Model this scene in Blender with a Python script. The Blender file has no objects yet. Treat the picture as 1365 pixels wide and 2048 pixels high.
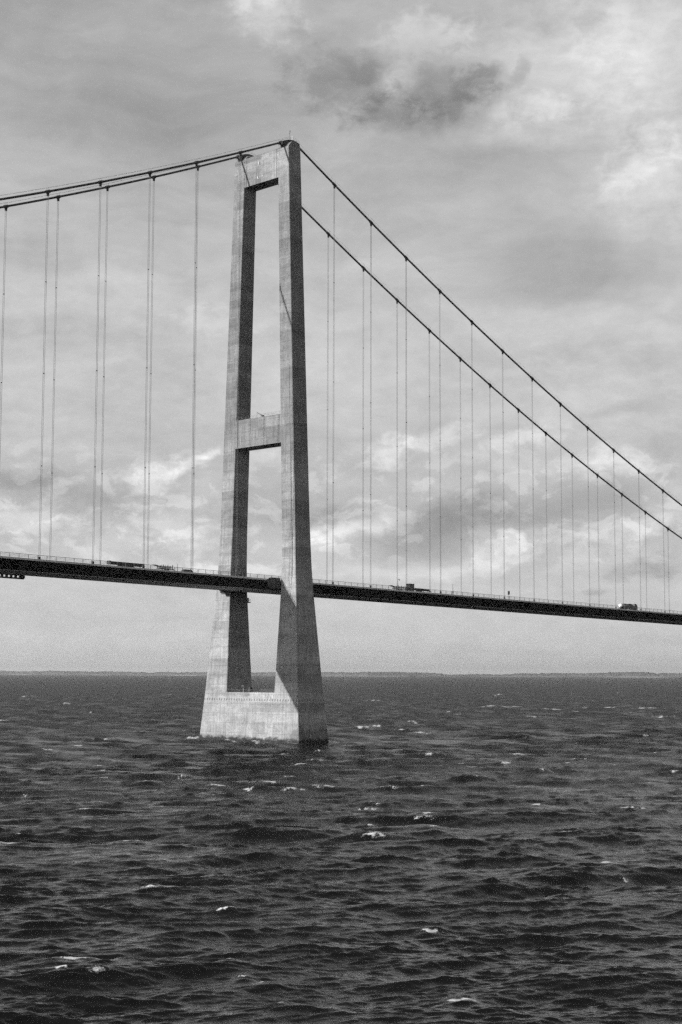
import bpy, bmesh, math, random
import numpy as np
from mathutils import Vector, Matrix
S = bpy.context.scene
COL = S.collection
random.seed(4)

# ------------------------------------------------------------------ camera
CAM = Vector((-452.8, -479.06, 28.87))
TH, PITCH, ROLL = 0.8067452, 0.1035154, -0.0031804
def set_camera():
    c, s = math.cos(TH), math.sin(TH)
    cp, sp = math.cos(PITCH), math.sin(PITCH)
    fw = Vector((s*cp, c*cp, sp)); up = Vector((-s*sp, -c*sp, cp)); rt = Vector((c, -s, 0))
    cr, sr = math.cos(ROLL), math.sin(ROLL)
    r2 = rt*cr - up*sr; u2 = up*cr + rt*sr
    cd = bpy.data.cameras.new('camera'); co = bpy.data.objects.new('camera', cd); COL.objects.link(co)
    m = Matrix((r2, u2, -fw)).transposed().to_4x4(); m.translation = CAM
    co.matrix_world = m
    cd.sensor_fit = 'VERTICAL'; cd.sensor_height = 36.0; cd.lens = 3108.06/2048*36
    cd.clip_start = 1.0; cd.clip_end = 200000
    S.camera = co
set_camera()

# ------------------------------------------------------------------ light, sky, exposure
SUN_TRAVEL = Vector((2.8, -1.0, -1.25)).normalized()
SUN_STRENGTH = 4.6
sd = bpy.data.lights.new('sun', 'SUN'); sd.energy = SUN_STRENGTH; sd.angle = math.radians(0.5); sd.color = (1, .985, .965)
sd.color = (1, 1, 1)          # the photograph is black and white
so = bpy.data.objects.new('sun', sd); COL.objects.link(so)
so.rotation_euler = SUN_TRAVEL.to_track_quat('-Z', 'Y').to_euler(); so.location = (-300, 100, 400)
S.view_settings.view_transform = 'Standard'; S.view_settings.look = 'None'
S.view_settings.exposure = 0.25; S.view_settings.gamma = 1.0; S.view_settings.use_curve_mapping = False
S.render.engine = 'CYCLES'
S.cycles.use_denoising = False
S.cycles.use_adaptive_sampling = True
S.cycles.adaptive_threshold = 0.04
S.cycles.adaptive_min_samples = 20
S.cycles.sample_clamp_direct = 2.0; S.cycles.sample_clamp_indirect = 1.0
S.cycles.max_bounces = 5; S.cycles.volume_bounces = 0
S.cycles.caustics_reflective = False; S.cycles.caustics_refractive = False

class NT:
    """tiny node-graph helper"""
    def __init__(self, tree): self.t = tree; self.n = tree.nodes; self.l = tree.links
    def new(self, typ, **kw):
        nd = self.n.new(typ)
        for k, v in kw.items(): setattr(nd, k, v)
        return nd
    def put(self, sock, v):
        if hasattr(v, 'is_output') or isinstance(v, bpy.types.NodeSocket): self.l.new(v, sock)
        else: sock.default_value = v
    def math(self, op, a, b=0.0, c=None, clamp=False):
        nd = self.new('ShaderNodeMath', operation=op); nd.use_clamp = clamp
        self.put(nd.inputs[0], a); self.put(nd.inputs[1], b)
        if c is not None: self.put(nd.inputs[2], c)
        return nd.outputs[0]
    def smooth(self, v, lo, hi, a=0.0, b=1.0):
        nd = self.new('ShaderNodeMapRange', interpolation_type='SMOOTHSTEP')
        self.put(nd.inputs['Value'], v); nd.inputs['From Min'].default_value = lo; nd.inputs['From Max'].default_value = hi
        nd.inputs['To Min'].default_value = a; nd.inputs['To Max'].default_value = b
        return nd.outputs[0]
    def noise(self, vec, scale, detail=4, rough=.55, dist=0.0, dim='3D'):
        nd = self.new('ShaderNodeTexNoise', noise_dimensions=dim)
        if vec is not None: self.l.new(vec, nd.inputs['Vector'])
        nd.inputs['Scale'].default_value = scale; nd.inputs['Detail'].default_value = detail
        nd.inputs['Roughness'].default_value = rough; nd.inputs['Distortion'].default_value = dist
        return nd.outputs['Fac']
    def vmath(self, op, a, b):
        nd = self.new('ShaderNodeVectorMath', operation=op)
        self.put(nd.inputs[0], a); self.put(nd.inputs[1], b)
        return nd.outputs[0]
    def comb(self, x, y, z=0.0):
        nd = self.new('ShaderNodeCombineXYZ')
        for i, v in enumerate((x, y, z)): self.put(nd.inputs[i], v)
        return nd.outputs[0]
    def grey(self, v):
        return self.comb(v, v, v)

def lin(s):          # sRGB 0-255 -> linear
    s /= 255.0
    return s/12.92 if s <= .04045 else ((s+.055)/1.055)**2.4

def make_world():
    w = bpy.data.worlds.new('World'); S.world = w; w.use_nodes = True
    g = NT(w.node_tree); g.n.clear()
    out = g.new('ShaderNodeOutputWorld'); bg = g.new('ShaderNodeBackground')
    STR = 0.1
    bg.inputs['Strength'].default_value = STR
    sky = g.new('ShaderNodeTexSky', sky_type='NISHITA'); sky.sun_disc = False
    sky.sun_elevation = math.asin(-SUN_TRAVEL.z); sky.sun_rotation = math.atan2(-SUN_TRAVEL.x, -SUN_TRAVEL.y)
    bw = g.new('ShaderNodeRGBToBW'); g.l.new(sky.outputs[0], bw.inputs[0])
    tc = g.new('ShaderNodeTexCoord'); sep = g.new('ShaderNodeSeparateXYZ'); g.l.new(tc.outputs['Generated'], sep.inputs[0])
    dx, dy, dz = sep.outputs
    # compass bearing measured from the bridge-ward direction, and elevation, both in hundredths of a radian
    s, c = math.sin(TH), math.cos(TH)
    f_ = g.math('ADD', g.math('MULTIPLY', dx, s), g.math('MULTIPLY', dy, c))
    r_ = g.math('SUBTRACT', g.math('MULTIPLY', dx, c), g.math('MULTIPLY', dy, s))
    az = g.math('MULTIPLY', g.math('ARCTAN2', r_, f_), 100.0)
    el = g.math('MULTIPLY', g.math('ARCSINE', dz), 100.0)
    # cloud banks: bearing, elevation, half-width, half-height (hundredths of a radian), brightness step, tilt in degrees
    def P(px, py, sx, sy, amp, rot=0):        # quoted in thirty-firsts of a hundredth of a radian
        return ((px-690)/31.08, (1347-py)/31.08*.985, sx/31.08, sy/31.08, amp, rot)
    BL = [P(*q) for q in SKY]
    fi = g.noise(g.comb(az, g.math('MULTIPLY', el, 1.5), 1.0), .62, 7, .62, .3)
    n1 = g.noise(g.comb(az, el), .16, 6, .6)
    n2 = g.noise(g.comb(az, el, 7.3), .16, 6, .6)
    wx = g.math('MULTIPLY_ADD', g.math('SUBTRACT', n1, .5), 5.0, az)
    wy = g.math('MULTIPLY_ADD', g.math('SUBTRACT', n2, .5), 3.5, el)
    wv = g.comb(wx, wy)
    tot_s = None; tot_h = None
    for (x, y, sx, sy, amp, rot) in BL:
        mp = g.new('ShaderNodeMapping', vector_type='TEXTURE'); g.l.new(wv, mp.inputs['Vector'])
        mp.inputs['Location'].default_value = (x, y, 0); mp.inputs['Scale'].default_value = (sx*1.5, sy*1.5, 1)
        mp.inputs['Rotation'].default_value = (0, 0, math.radians(rot))
        gr = g.new('ShaderNodeTexGradient', gradient_type='SPHERICAL'); g.l.new(mp.outputs[0], gr.inputs[0])
        rag = g.math('MULTIPLY', g.math('SUBTRACT', fi, .5), g.math('MINIMUM', g.math('MULTIPLY', gr.outputs['Fac'], 3.0), 1.0))
        if sx*31 > 139: fac = g.smooth(g.math('MULTIPLY_ADD', rag, .6, gr.outputs['Fac']), .0, 1.0)
        elif amp < -20: fac = g.smooth(g.math('MULTIPLY_ADD', rag, 1.8, gr.outputs['Fac']), .05, .85)
        else: fac = g.smooth(g.math('MULTIPLY_ADD', rag, 1.8, gr.outputs['Fac']), .10, .85)
        tot_s = g.math('MULTIPLY_ADD', fac, amp*(.85 if amp < 0 else .82), tot_s if tot_s is not None else 0.0)
    # streaky layers and billows everywhere
    st = g.noise(g.comb(g.math('MULTIPLY', wx, .035), g.math('MULTIPLY', wy, .17)), 1.0, 6, .6, .4)
    bi = g.noise(g.comb(g.math('MULTIPLY', az, .10), g.math('MULTIPLY', el, .19), 3.0), 1.0, 8, .62, .6)
    val = g.math('MULTIPLY_ADD', g.math('SUBTRACT', st, .5), 34.0, tot_s)
    cu = g.noise(g.comb(g.math('MULTIPLY', wx, .42), g.math('MULTIPLY', wy, .70), 9.0), 1.0, 8, .6, .3)
    cu = g.smooth(cu, .50, .61)
    belt = g.math('MULTIPLY', g.smooth(el, 5.5, 8.5), g.smooth(el, 16.5, 11.0))
    val = g.math('MULTIPLY_ADD', g.math('MULTIPLY', g.math('SUBTRACT', cu, .3), belt), 19.0, val)
    fs = g.noise(g.comb(g.math('MULTIPLY', az, .09), g.math('MULTIPLY', wy, .75), 5.0), 1.0, 5, .6, .5)
    val = g.math('MULTIPLY_ADD', g.math('SUBTRACT', fs, .5), 24.0, val)
    low = g.smooth(el, 0.5, 11.0)                       # billows fade into the even bank above the horizon
    val = g.math('ADD', val, g.math('MULTIPLY', g.math('MULTIPLY', g.math('SUBTRACT', bi, .5), 46.0), low))
    val = g.math('MULTIPLY_ADD', g.math('SUBTRACT', fi, .5), 22.0, val)
    # overall grey level by elevation (sRGB-like steps)
    ramp = g.new('ShaderNodeFloatCurve')
    cv = ramp.mapping.curves[0]
    pts = [(0, .725), (.06, .735), (.12, .72), (.25, .705), (.34, .67), (.43, .64), (.55, .49), (.70, .42), (1.0, .34)]
    cv.points[0].location = pts[0]; cv.points[1].location = pts[-1]
    for p in pts[1:-1]: cv.points.new(*p)
    ramp.mapping.update()
    g.l.new(g.math('MULTIPLY', el, 1/100.0, clamp=True), ramp.inputs['Value'])
    v01 = g.math('MULTIPLY_ADD', val, 1/255.0, ramp.outputs[0])
    v01 = g.math('MAXIMUM', g.math('MINIMUM', v01, .97), .05)
    linv = g.math('POWER', v01, 2.25)
    # unseen cloud is dimmed overhead and shadeward, darkening shaded faces and sea
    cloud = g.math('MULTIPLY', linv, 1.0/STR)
    # sky out of view shaped for its light: raised sunward, dimmed behind the ship
    sunward_lift = g.smooth(dx, -.05, -.8, 1.0, 2.8)
    rear_dim = g.smooth(dy, .1, -.6, 1.0, .74)
    cloud = g.math('MULTIPLY', cloud, g.math('MULTIPLY', sunward_lift, rear_dim))
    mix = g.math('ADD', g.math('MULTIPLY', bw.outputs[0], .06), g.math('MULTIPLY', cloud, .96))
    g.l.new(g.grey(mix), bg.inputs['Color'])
    g.l.new(bg.outputs[0], out.inputs[0])
# brighter and darker cloud banks (x, y, half-width, half-height, step, tilt)
SKY = [
 (120, 120, 380, 190, -20, 0), (330, 260, 300, 140, -10, 10), (540, 40, 90, 60, 26, -20), (530, 12, 110, 16, 18, 5),
 (690, 170, 125, 75, -34, 0), (745, 138, 50, 38, -22, 20), (900, 190, 100, 56, -40, -10), (965, 178, 50, 36, -26, 0), (780, 235, 120, 40, -18, 10),
 (860, 240, 170, 50, -24, 6), (810, 170, 45, 40, 26, 30), (830, 105, 120, 50, 22, 10), (1050, 165, 16, 50, -24, -35),
 (1120, 150, 210, 130, 26, 12), (1340, 100, 170, 220, 34, 0), (1080, 230, 110, 30, 16, 12), (1340, 380, 145, 90, 30, 25),
 (1290, 330, 80, 60, 14, 20), (950, 350, 260, 40, -12, 8), (1060, 490, 260, 60, -18, -6), (1150, 560, 230, 70, -14, 0),
 (300, 430, 330, 90, -8, 0), (150, 620, 260, 50, 10, 0), (1250, 640, 240, 50, 12, 0), (430, 640, 80, 30, 12, 0),
 (760, 740, 420, 60, 10, 0), (1240, 770, 200, 70, 12, 0), (120, 760, 260, 60, 6, 0),
 (320, 945, 50, 34, 42, 15), (375, 938, 55, 16, 30, 10), (430, 917, 36, 9, 42, 14), (520, 905, 60, 10, 14, 5),
 (60, 965, 130, 22, -26, 0), (160, 1000, 150, 26, -18, -8), (70, 1040, 110, 36, 26, 0), (270, 985, 120, 24, -14, 0),
 (345, 1065, 75, 42, 28, 0), (240, 1090, 90, 24, 10, 0), (420, 1040, 70, 30, -10, 0),
 (420, 1132, 70, 16, 34, 0), (530, 1137, 80, 16, 30, 0), (560, 1010, 120, 60, -16, 0),
 (700, 1052, 105, 24, 44, 8), (650, 1075, 45, 18, 24, 0), (660, 1020, 110, 22, -22, 0),
 (870, 1060, 140, 62, -40, 6), (930, 1020, 120, 40, -16, 10), (780, 900, 60, 28, 34, 20), (890, 872, 80, 26, 26, 4),
 (1060, 870, 70, 20, 30, 18), (1030, 930, 90, 20, 10, 0), (1025, 1100, 90, 36, 32, 18), (965, 1075, 30, 24, 18, 0),
 (1150, 1010, 190, 44, -30, 6), (1080, 1045, 90, 26, -14, 0), (1200, 925, 30, 36, 26, -30), (1270, 920, 60, 26, 28, 10),
 (1240, 825, 110, 16, -16, 4), (1345, 890, 60, 30, -12, 10), (1270, 1060, 130, 24, 24, 10), (1340, 1010, 50, 60, 10, 0),
 (1280, 1140, 80, 22, -26, 6), (1340, 1120, 50, 30, -18, 10), (800, 1140, 160, 20, 16, 0), (1200, 1185, 25, 9, -24, 0),
 (700, 1250, 800, 70, 4, 0), (950, 1150, 90, 18, 12, 0), (1180, 1110, 60, 22, 14, 10),
]
make_world()

# ------------------------------------------------------------------ helpers
class MB:
    def __init__(self): self.v = []; self.f = []
    def add(self, vs, fs):
        b = len(self.v); self.v += [tuple(p) for p in vs]; self.f += [tuple(b+i for i in f) for f in fs]
        return self
    def box(self, x0, x1, y0, y1, z0, z1, gx=0.0):
        """gx = rise of z per metre of x (the deck's grade)"""
        vs = [(x, y, z+gx*(x-x0)) for z in (z0, z1) for y in (y0, y1) for x in (x0, x1)]
        return self.add(vs, [(0, 2, 3, 1), (4, 5, 7, 6), (0, 1, 5, 4), (2, 6, 7, 3), (0, 4, 6, 2), (1, 3, 7, 5)])
    def tube(self, pts, r, n=8, caps=True):
        pts = [Vector(p) for p in pts]; rings = []
        for i, p in enumerate(pts):
            t = (pts[min(i+1, len(pts)-1)] - pts[max(i-1, 0)]).normalized()
            a = Vector((0, 0, 1)) if abs(t.z) < .9 else Vector((1, 0, 0))
            u = t.cross(a).normalized(); w = u.cross(t).normalized()
            rr = r[i] if isinstance(r, (list, tuple)) else r
            rings.append([p + u*(rr*math.cos(2*math.pi*k/n)) + w*(rr*math.sin(2*math.pi*k/n)) for k in range(n)])
        return self.loft(rings, caps)
    def loft(self, rings, caps=True):
        n = len(rings[0]); vs = [p for r in rings for p in r]; fs = []
        for i in range(len(rings)-1):
            for k in range(n):
                a, b = i*n+k, i*n+(k+1) % n
                fs.append((a, b, b+n, a+n))
        if caps: fs += [tuple(range(n-1, -1, -1)), tuple((len(rings)-1)*n+k for k in range(n))]
        return self.add(vs, fs)
    def prism(self, prof, y0, y1):
        """profile in (x, z) extruded along y"""
        return self.loft([[(x, y0, z) for x, z in prof], [(x, y1, z) for x, z in prof]])
    def build(self, name, mat, parent=None, smooth=False, loc=None):
        me = bpy.data.meshes.new(name); me.from_pydata(self.v, [], self.f)
        bm = bmesh.new(); bm.from_mesh(me); bmesh.ops.recalc_face_normals(bm, faces=bm.faces); bm.to_mesh(me); bm.free()
        if smooth: me.polygons.foreach_set('use_smooth', [True]*len(me.polygons))
        me.materials.append(mat)
        o = bpy.data.objects.new(name, me); COL.objects.link(o)
        if parent: o.parent = parent
        if loc: o.location = loc
        return o
def thing(name, label, cat, loc=(0, 0, 0), group=None):
    o = bpy.data.objects.new(name, None); COL.objects.link(o); o.location = loc; o.empty_display_size = 1
    o['label'] = label; o['category'] = cat
    if group: o['group'] = group
    return o
def structure(o): o['kind'] = 'structure'; return o

def material(name, val, rough=.6, var=.25, scale=1.0, spec=.4, metal=0.0, stretch=(1, 1, 1)):
    """a grey procedural surface with mottling"""
    m = bpy.data.materials.new(name); m.use_nodes = True
    g = NT(m.node_tree); b = g.n['Principled BSDF']
    geo = g.new('ShaderNodeNewGeometry')
    v = g.vmath('MULTIPLY', geo.outputs['Position'], stretch)
    n = g.noise(v, scale, 6, .6)
    k = g.math('MULTIPLY_ADD', g.math('SUBTRACT', n, .5), 2*var*val, val)
    g.l.new(g.grey(k), b.inputs['Base Color'])
    b.inputs['Roughness'].default_value = rough; b.inputs['Specular IOR Level'].default_value = spec; b.inputs['Metallic'].default_value = metal
    return m

def concrete():
    m = bpy.data.materials.new('weathered_concrete'); m.use_nodes = True
    g = NT(m.node_tree); b = g.n['Principled BSDF']
    geo = g.new('ShaderNodeNewGeometry'); pos = geo.outputs['Position']
    sp = g.new('ShaderNodeSeparateXYZ'); g.l.new(pos, sp.inputs[0]); X, Y, Z = sp.outputs
    # paler low on the tower, greyer higher up
    cr = g.new('ShaderNodeFloatCurve'); cv = cr.mapping.curves[0]
    pts = [(0, .275), (.09, .275), (.20, .285), (.27, .255), (.40, .215), (.55, .17), (.70, .165), (.88, .18), (.95, .215), (1, .215)]
    cv.points[0].location = pts[0]; cv.points[1].location = pts[-1]
    for p in pts[1:-1]: cv.points.new(*p)
    cr.mapping.update()
    g.l.new(g.math('DIVIDE', Z, 260.0, clamp=True), cr.inputs['Value'])
    base = cr.outputs[0]
    # 4 m pours, each with its own tone
    lift = g.math('FLOOR', g.math('DIVIDE', g.math('ADD', Z, g.math('MULTIPLY', g.math('SIGN', Y), .9)), 4.0))
    wn = g.new('ShaderNodeTexWhiteNoise', noise_dimensions='2D')
    g.l.new(g.comb(lift, g.math('SIGN', Y)), wn.inputs['Vector'])
    k = g.math('MULTIPLY_ADD', g.math('SUBTRACT', wn.outputs['Value'], .5), .40, 1.0)
    # half-width panels within a pour
    wn2 = g.new('ShaderNodeTexWhiteNoise', noise_dimensions='3D')
    g.l.new(g.comb(lift, g.math('FLOOR', g.math('DIVIDE', Y, 5.0)), g.math('FLOOR', g.math('DIVIDE', X, 5.0))), wn2.inputs['Vector'])
    k = g.math('MULTIPLY', k, g.math('MULTIPLY_ADD', g.math('SUBTRACT', wn2.outputs['Value'], .5), .2, 1.0))
    # vertical run-off streaks, blotches, fine grain
    k = g.math('MULTIPLY', k, g.math('MULTIPLY_ADD', g.math('SUBTRACT', g.noise(g.vmath('MULTIPLY', pos, (1.1, 1.1, .06)), 1.0, 5, .65), .5), 1.1, 1.0))
    k = g.math('MULTIPLY', k, g.math('MULTIPLY_ADD', g.math('SUBTRACT', g.noise(g.vmath('MULTIPLY', pos, (.12, .12, .28)), 1.0, 6, .65), .5), 1.05, 1.0))
    k = g.math('MULTIPLY', k, g.math('MULTIPLY_ADD', g.math('SUBTRACT', g.noise(pos, .75, 7, .72), .5), 1.0, 1.0))
    # joint lines between pours and formwork boards
    fz = g.math('FRACT', g.math('DIVIDE', Z, 4.0)); jl = g.math('LESS_THAN', fz, .035)
    k = g.math('MULTIPLY', k, g.math('SUBTRACT', 1.0, g.math('MULTIPLY', jl, .34)))
    fy = g.math('FRACT', g.math('DIVIDE', Y, 5.0)); jy = g.math('LESS_THAN', fy, .03)
    k = g.math('MULTIPLY', k, g.math('SUBTRACT', 1.0, g.math('MULTIPLY', jy, .14)))
    # row of patched tie holes below the top of the base
    row = g.math('MULTIPLY', g.math('GREATER_THAN', Z, 17.4), g.math('LESS_THAN', Z, 18.3))
    col = g.math('LESS_THAN', g.math('FRACT', g.math('DIVIDE', g.math('ADD', X, Y), 1.55)), .36)
    k = g.math('MULTIPLY', k, g.math('SUBTRACT', 1.0, g.math('MULTIPLY', g.math('MULTIPLY', row, col), .55)))
    # rust and algae scars in the band under the base's top
    sc = g.smooth(g.noise(g.vmath('MULTIPLY', pos, (.5, .5, .35)), 1.0, 8, .75, 1.0), .56, .66)
    band = g.math('MULTIPLY', g.smooth(Z, 13.0, 16.0), g.smooth(Z, 20.8, 19.5))
    k = g.math('MULTIPLY', k, g.math('SUBTRACT', 1.0, g.math('MULTIPLY', g.math('MULTIPLY', sc, band), .45)))
    # a wet stain with a ragged edge on one corner
    sx = g.noise(g.vmath('MULTIPLY', pos, (.45, .45, .3)), 1.0, 5, .6)
    st = g.math('MULTIPLY', g.math('LESS_THAN', g.math('ADD', Z, g.math('MULTIPLY', g.math('SUBTRACT', sx, .5), 9.0)), 6.2),
                g.math('LESS_THAN', g.math('ADD', Y, g.math('MULTIPLY', sx, 3.0)), -23.6))
    k = g.math('MULTIPLY', k, g.math('SUBTRACT', 1.0, g.math('MULTIPLY', st, .34)))
    # tide mark
    tz = g.math('MULTIPLY_ADD', g.noise(g.vmath('MULTIPLY', pos, (.35, .35, .5)), 1.0, 6, .65), 5.0, Z)
    wet = g.smooth(tz, 5.6, 3.9)
    col = g.math('MULTIPLY', base, k)
    col = g.math('ADD', g.math('MULTIPLY', col, g.math('SUBTRACT', 1.0, wet)), g.math('MULTIPLY', wet, .03))
    g.l.new(g.grey(col), b.inputs['Base Color'])
    b.inputs['Roughness'].default_value = .85; b.inputs['Specular IOR Level'].default_value = .2
    return m

M = dict(
    concrete=concrete(),
    cable=material('dark_cable_wrap', .035, .6, .2, .6),
    rope=material('hanger_steel', .10, .5, .2, .4),
    clamp=material('dark_cast_steel', .03, .6, .2, 1),
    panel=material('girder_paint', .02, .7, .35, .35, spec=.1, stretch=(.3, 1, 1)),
    soffit=material('girder_soffit_sea_light', .75, .7, .2, .3, spec=.2),
    fascia=material('grey_edge_beam', .6, .7, .2, .5),
    asphalt=material('asphalt', .05, .9, .3, 2),
    rail=material('galvanised_rail', .09, .5, .2, 2),
    dark=material('dark_paint', .03, .5, .25, 1),
    mid=material('grey_paint', .13, .6, .25, 1),
    white=material('white_paint', .78, .4, .1, 1),
    pale=material('pale_grey_paint', .5, .5, .1, 1),
    tyre=material('tyre_rubber', .02, .8, .2, 3),
    glass=material('cab_glass', .02, .1, .1, 1, spec=.5),
    steel=material('polished_tank_steel', .35, .35, .1, 1, metal=.6),
)

# ------------------------------------------------------------------ bridge geometry
W0 = 1.9                                                    # survey datum to water level
GRADE = -0.0158
def deck_z(x): return 69.28 + GRADE*x - W0
def cable_z(x):
    def R(x): return 260.4 - .52*x + .000285*x*x
    def L(x): return 259.0 + .448*x + .000279*x*x
    h = 5.0
    if x > h: z = R(x)
    elif x < -h: z = L(x)
    else:
        t = (x+h)/(2*h); a, b = L(-h), R(h); ma, mb_ = (.448-.0028)*2*h, (-.52+.00285)*2*h
        z = (2*t**3-3*t*t+1)*a + (t**3-2*t*t+t)*ma + (-2*t**3+3*t*t)*b + (t**3-t*t)*mb_
    return z - W0
def lerp(tab, z):
    z += W0
    return float(np.interp(z, [t[0] for t in tab], [t[1] for t in tab]))
TA = [(-10, 9.5), (0, 8.85), (30, 7.0), (65, 5.1), (75, 4.78), (90, 4.43), (250, 3.67), (262, 3.6)]
TO = [(-10, 31.3), (0, 30.7), (20, 28.6), (40, 26.85), (65, 24.66), (75, 23.95), (90, 23.25), (110, 22.4), (250, 17.1), (262, 16.65)]
TI = [(0, 14.45), (25, 14.55), (65, 15.62), (76, 15.66), (90, 15.25), (110, 14.66), (150, 13.35), (190, 12.25), (250, 10.55), (262, 10.2)]

# ---- tower
BASE_TOP, EDGE_TOP = 20.9, 252.9
tower = thing('bridge_tower', 'tall pale concrete portal tower with two tapering legs rising from the sea', 'bridge tower')
def rect_ring(a, y0, y1, z, ch):
    return [(-a+ch, y0, z), (a-ch, y0, z), (a, y0+ch, z), (a, y1-ch, z), (a-ch, y1, z), (-a+ch, y1, z), (-a, y1-ch, z), (-a, y0+ch, z)]
mb = MB()
mb.loft([rect_ring(lerp(TA, z), -lerp(TO, z), lerp(TO, z), z, .18) for z in (-8, 0, 6, 12, 18, BASE_TOP)])
mb.build('tower_base', M['concrete'], tower)
for sgn in (-1, 1):
    mb = MB(); rings = []
    for z in [BASE_TOP, 24, 30, 38, 46, 54, 63.1, 66, 70, 73.1, 78, 83, 88, 98, 108, 128, 148, 168, 188, 208, 228, 248, EDGE_TOP]:
        a, o, i = lerp(TA, z), lerp(TO, z), lerp(TI, z)
        y0, y1 = (i, o) if sgn > 0 else (-o, -i)
        rings.append(rect_ring(a, y0, y1, z, .18))
    mb.loft(rings)
    a = lerp(TA, EDGE_TOP); i, o = lerp(TI, EDGE_TOP)+.02, lerp(TO, EDGE_TOP)-.02
    prof = [(-a+.02, EDGE_TOP+.003)] + [(-a+.02 + (2*a-.04)*k/14, EDGE_TOP + .05 + 3.0*(1-(2*k/14-1)**2)) for k in range(15)] + [(a-.02, EDGE_TOP+.003)]
    mb.prism(prof, *((i, o) if sgn > 0 else (-o, -i)))
    leg = mb.build('tower_leg', M['concrete'], tower)
    # doorway and locker on the inner side at road level
    d = MB(); zi = deck_z(0)
    yi = lerp(TI, zi+2)
    for x0, x1, h in ((-1.5, -.7, 3.1), (.55, 1.5, 4.0)):
        d.box(x0, x1, sgn*(yi-.12), sgn*(yi+.4), zi+.3, zi+h)
    d.build('door', M['dark'], leg)
# cross beams
def beam(name, z0, z1, inset):
    mb = MB(); zm = (z0+z1)/2; rings = []
    for z in (z0, z1):
        a = lerp(TA, z)-inset; i = lerp(TI, z)+.4
        rings.append([(-a, -i, z), (a, -i, z), (a, i, z), (-a, i, z)])
    mb.loft(rings)
    # strip mouldings where the beam meets the legs
    for sgn in (-1, 1):
        y = lerp(TI, zm)-1.1
        mb.box(-lerp(TA, zm)+inset-.16, -lerp(TA, zm)+inset+.2, sgn*y-.12, sgn*y+.12, z0+.3, z1-.2)
    return mb.build(name, M['concrete'], tower)
bm_mid = beam('cross_beam', 125.25, 137.5, .1)
bm_top = beam('cross_beam', 240.6, 253.5, .2)
# railing, winch jib on the middle beam
mb = MB()
for sx in (-1, 1):
    for h in (.6, 1.15): mb.tube([(sx*3.9, -13.2, 137.5+h), (sx*3.9, 13.2, 137.5+h)], .035, 5)
    for k in range(12): mb.tube([(sx*3.9, -13.2+2.4*k, 137.5), (sx*3.9, -13.2+2.4*k, 138.65)], .035, 5)
mb.build('railing', M['rail'], bm_mid)
mb = MB(); mb.box(-3.3, -2.5, -1.9, -1.1, 137.5, 138.4); mb.tube([(-2.9, -1.5, 138.3), (-3.0, 1.9, 139.9)], .12, 6); mb.tube([(-3.0, 1.9, 139.9), (-3.0, 1.9, 138.1)], .04, 5)
mb.build('winch_jib', M['dark'], bm_mid)
# saddles and aviation mast
for sgn in (-1, 1):
    mb = MB(); n = 18; L = 5.2
    prof = [(-L+2*L*k/n, cable_z(-L+2*L*k/n)+.48) for k in range(n+1)]
    low = [(x, max(EDGE_TOP-.1, cable_z(x)-3.4) if abs(x) < 3.6 else cable_z(x)-.95) for x, _ in prof][::-1]
    mb.prism(prof+low, sgn*13.5-1.25, sgn*13.5+1.25)
    for x in (-5.0, 5.0):
        mb.tube([(x-.5, sgn*13.5, cable_z(x-.5)), (x+.5, sgn*13.5, cable_z(x+.5))], .78, 12)
    sd_ = mb.build('cable_saddle', M['clamp'], tower)
    r = MB()
    for h in (.9, 1.7): r.tube([(x, sgn*13.5-1.2, z+h*.65) for x, z in prof], .03, 4)
    for k in range(0, n+1, 3): r.tube([(prof[k][0], sgn*13.5-1.2, prof[k][1]-.1), (prof[k][0], sgn*13.5-1.2, prof[k][1]+1.15)], .03, 4)
    r.build('railing', M['rail'], sd_)
mb = MB(); mb.tube([(0, -13.9, cable_z(0)), (0, -13.9, cable_z(0)+4.9)], .09, 6); mb.tube([(-.5, -13.9, cable_z(0)+3.4), (.4, -13.9, cable_z(0)+3.4)], .05, 5)
mb.box(-.2, .2, -14.1, -13.7, cable_z(0)+4.0, cable_z(0)+4.7)
mb.build('beacon_mast', M['mid'], tower)
mb = MB(); mb.tube([(.9, -14.6, cable_z(0)), (.9, -14.6, cable_z(0)+2.6)], .07, 6); mb.box(.75, 1.05, -14.7, -14.5, cable_z(0)+.6, cable_z(0)+2.2)
mb.build('white_beacon', M['white'], tower)
# small white signal lamps on the top beam face
for y, z, h in ((1.6, 249.6, 1.3), (2.0, 243.3, .8), (-.9, 243.6, .4)):
    mb = MB(); a = lerp(TA, z)-.2
    mb.box(-a-.3, -a+.05, y-.2, y+.2, z-h/2, z+h/2); mb.box(-a-.15, -a+.05, y-.4, y+.4, z-h/2-.18, z-h/2)
    mb.build('signal_lamp', M['pale'], bm_top)
# platforms under the deck on the far leg
zt = deck_z(0)
def leg_platform(x0, x1, y0, y1, z, rail=True):
    mb = MB(); mb.box(x0, x1, y0, y1, z, z+.35)
    if rail:
        for h in (.6, 1.2): mb.tube([(x0, y0, z+.35+h), (x1, y0, z+.35+h)], .05, 4)
        for k in range(4): mb.tube([(x0+(x1-x0)*k/3, y0, z+.3), (x0+(x1-x0)*k/3, y0, z+1.6)], .05, 4)
    return mb.build('access_platform', M['dark'], tower)
p1 = leg_platform(-7.6, -4.9, 15.9, 18.6, zt-4.9, False)
p2 = leg_platform(4.95, 7.2, 15.7, 19.0, zt-8.2)
mb = MB(); mb.box(5.4, 6.5, 16.2, 17.4, zt-7.8, zt-6.2); mb.box(5.3, 6.6, 16.1, 17.5, zt-6.2, zt-6.05); mb.build('equipment_cabinet', M['white'], p2)
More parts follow.
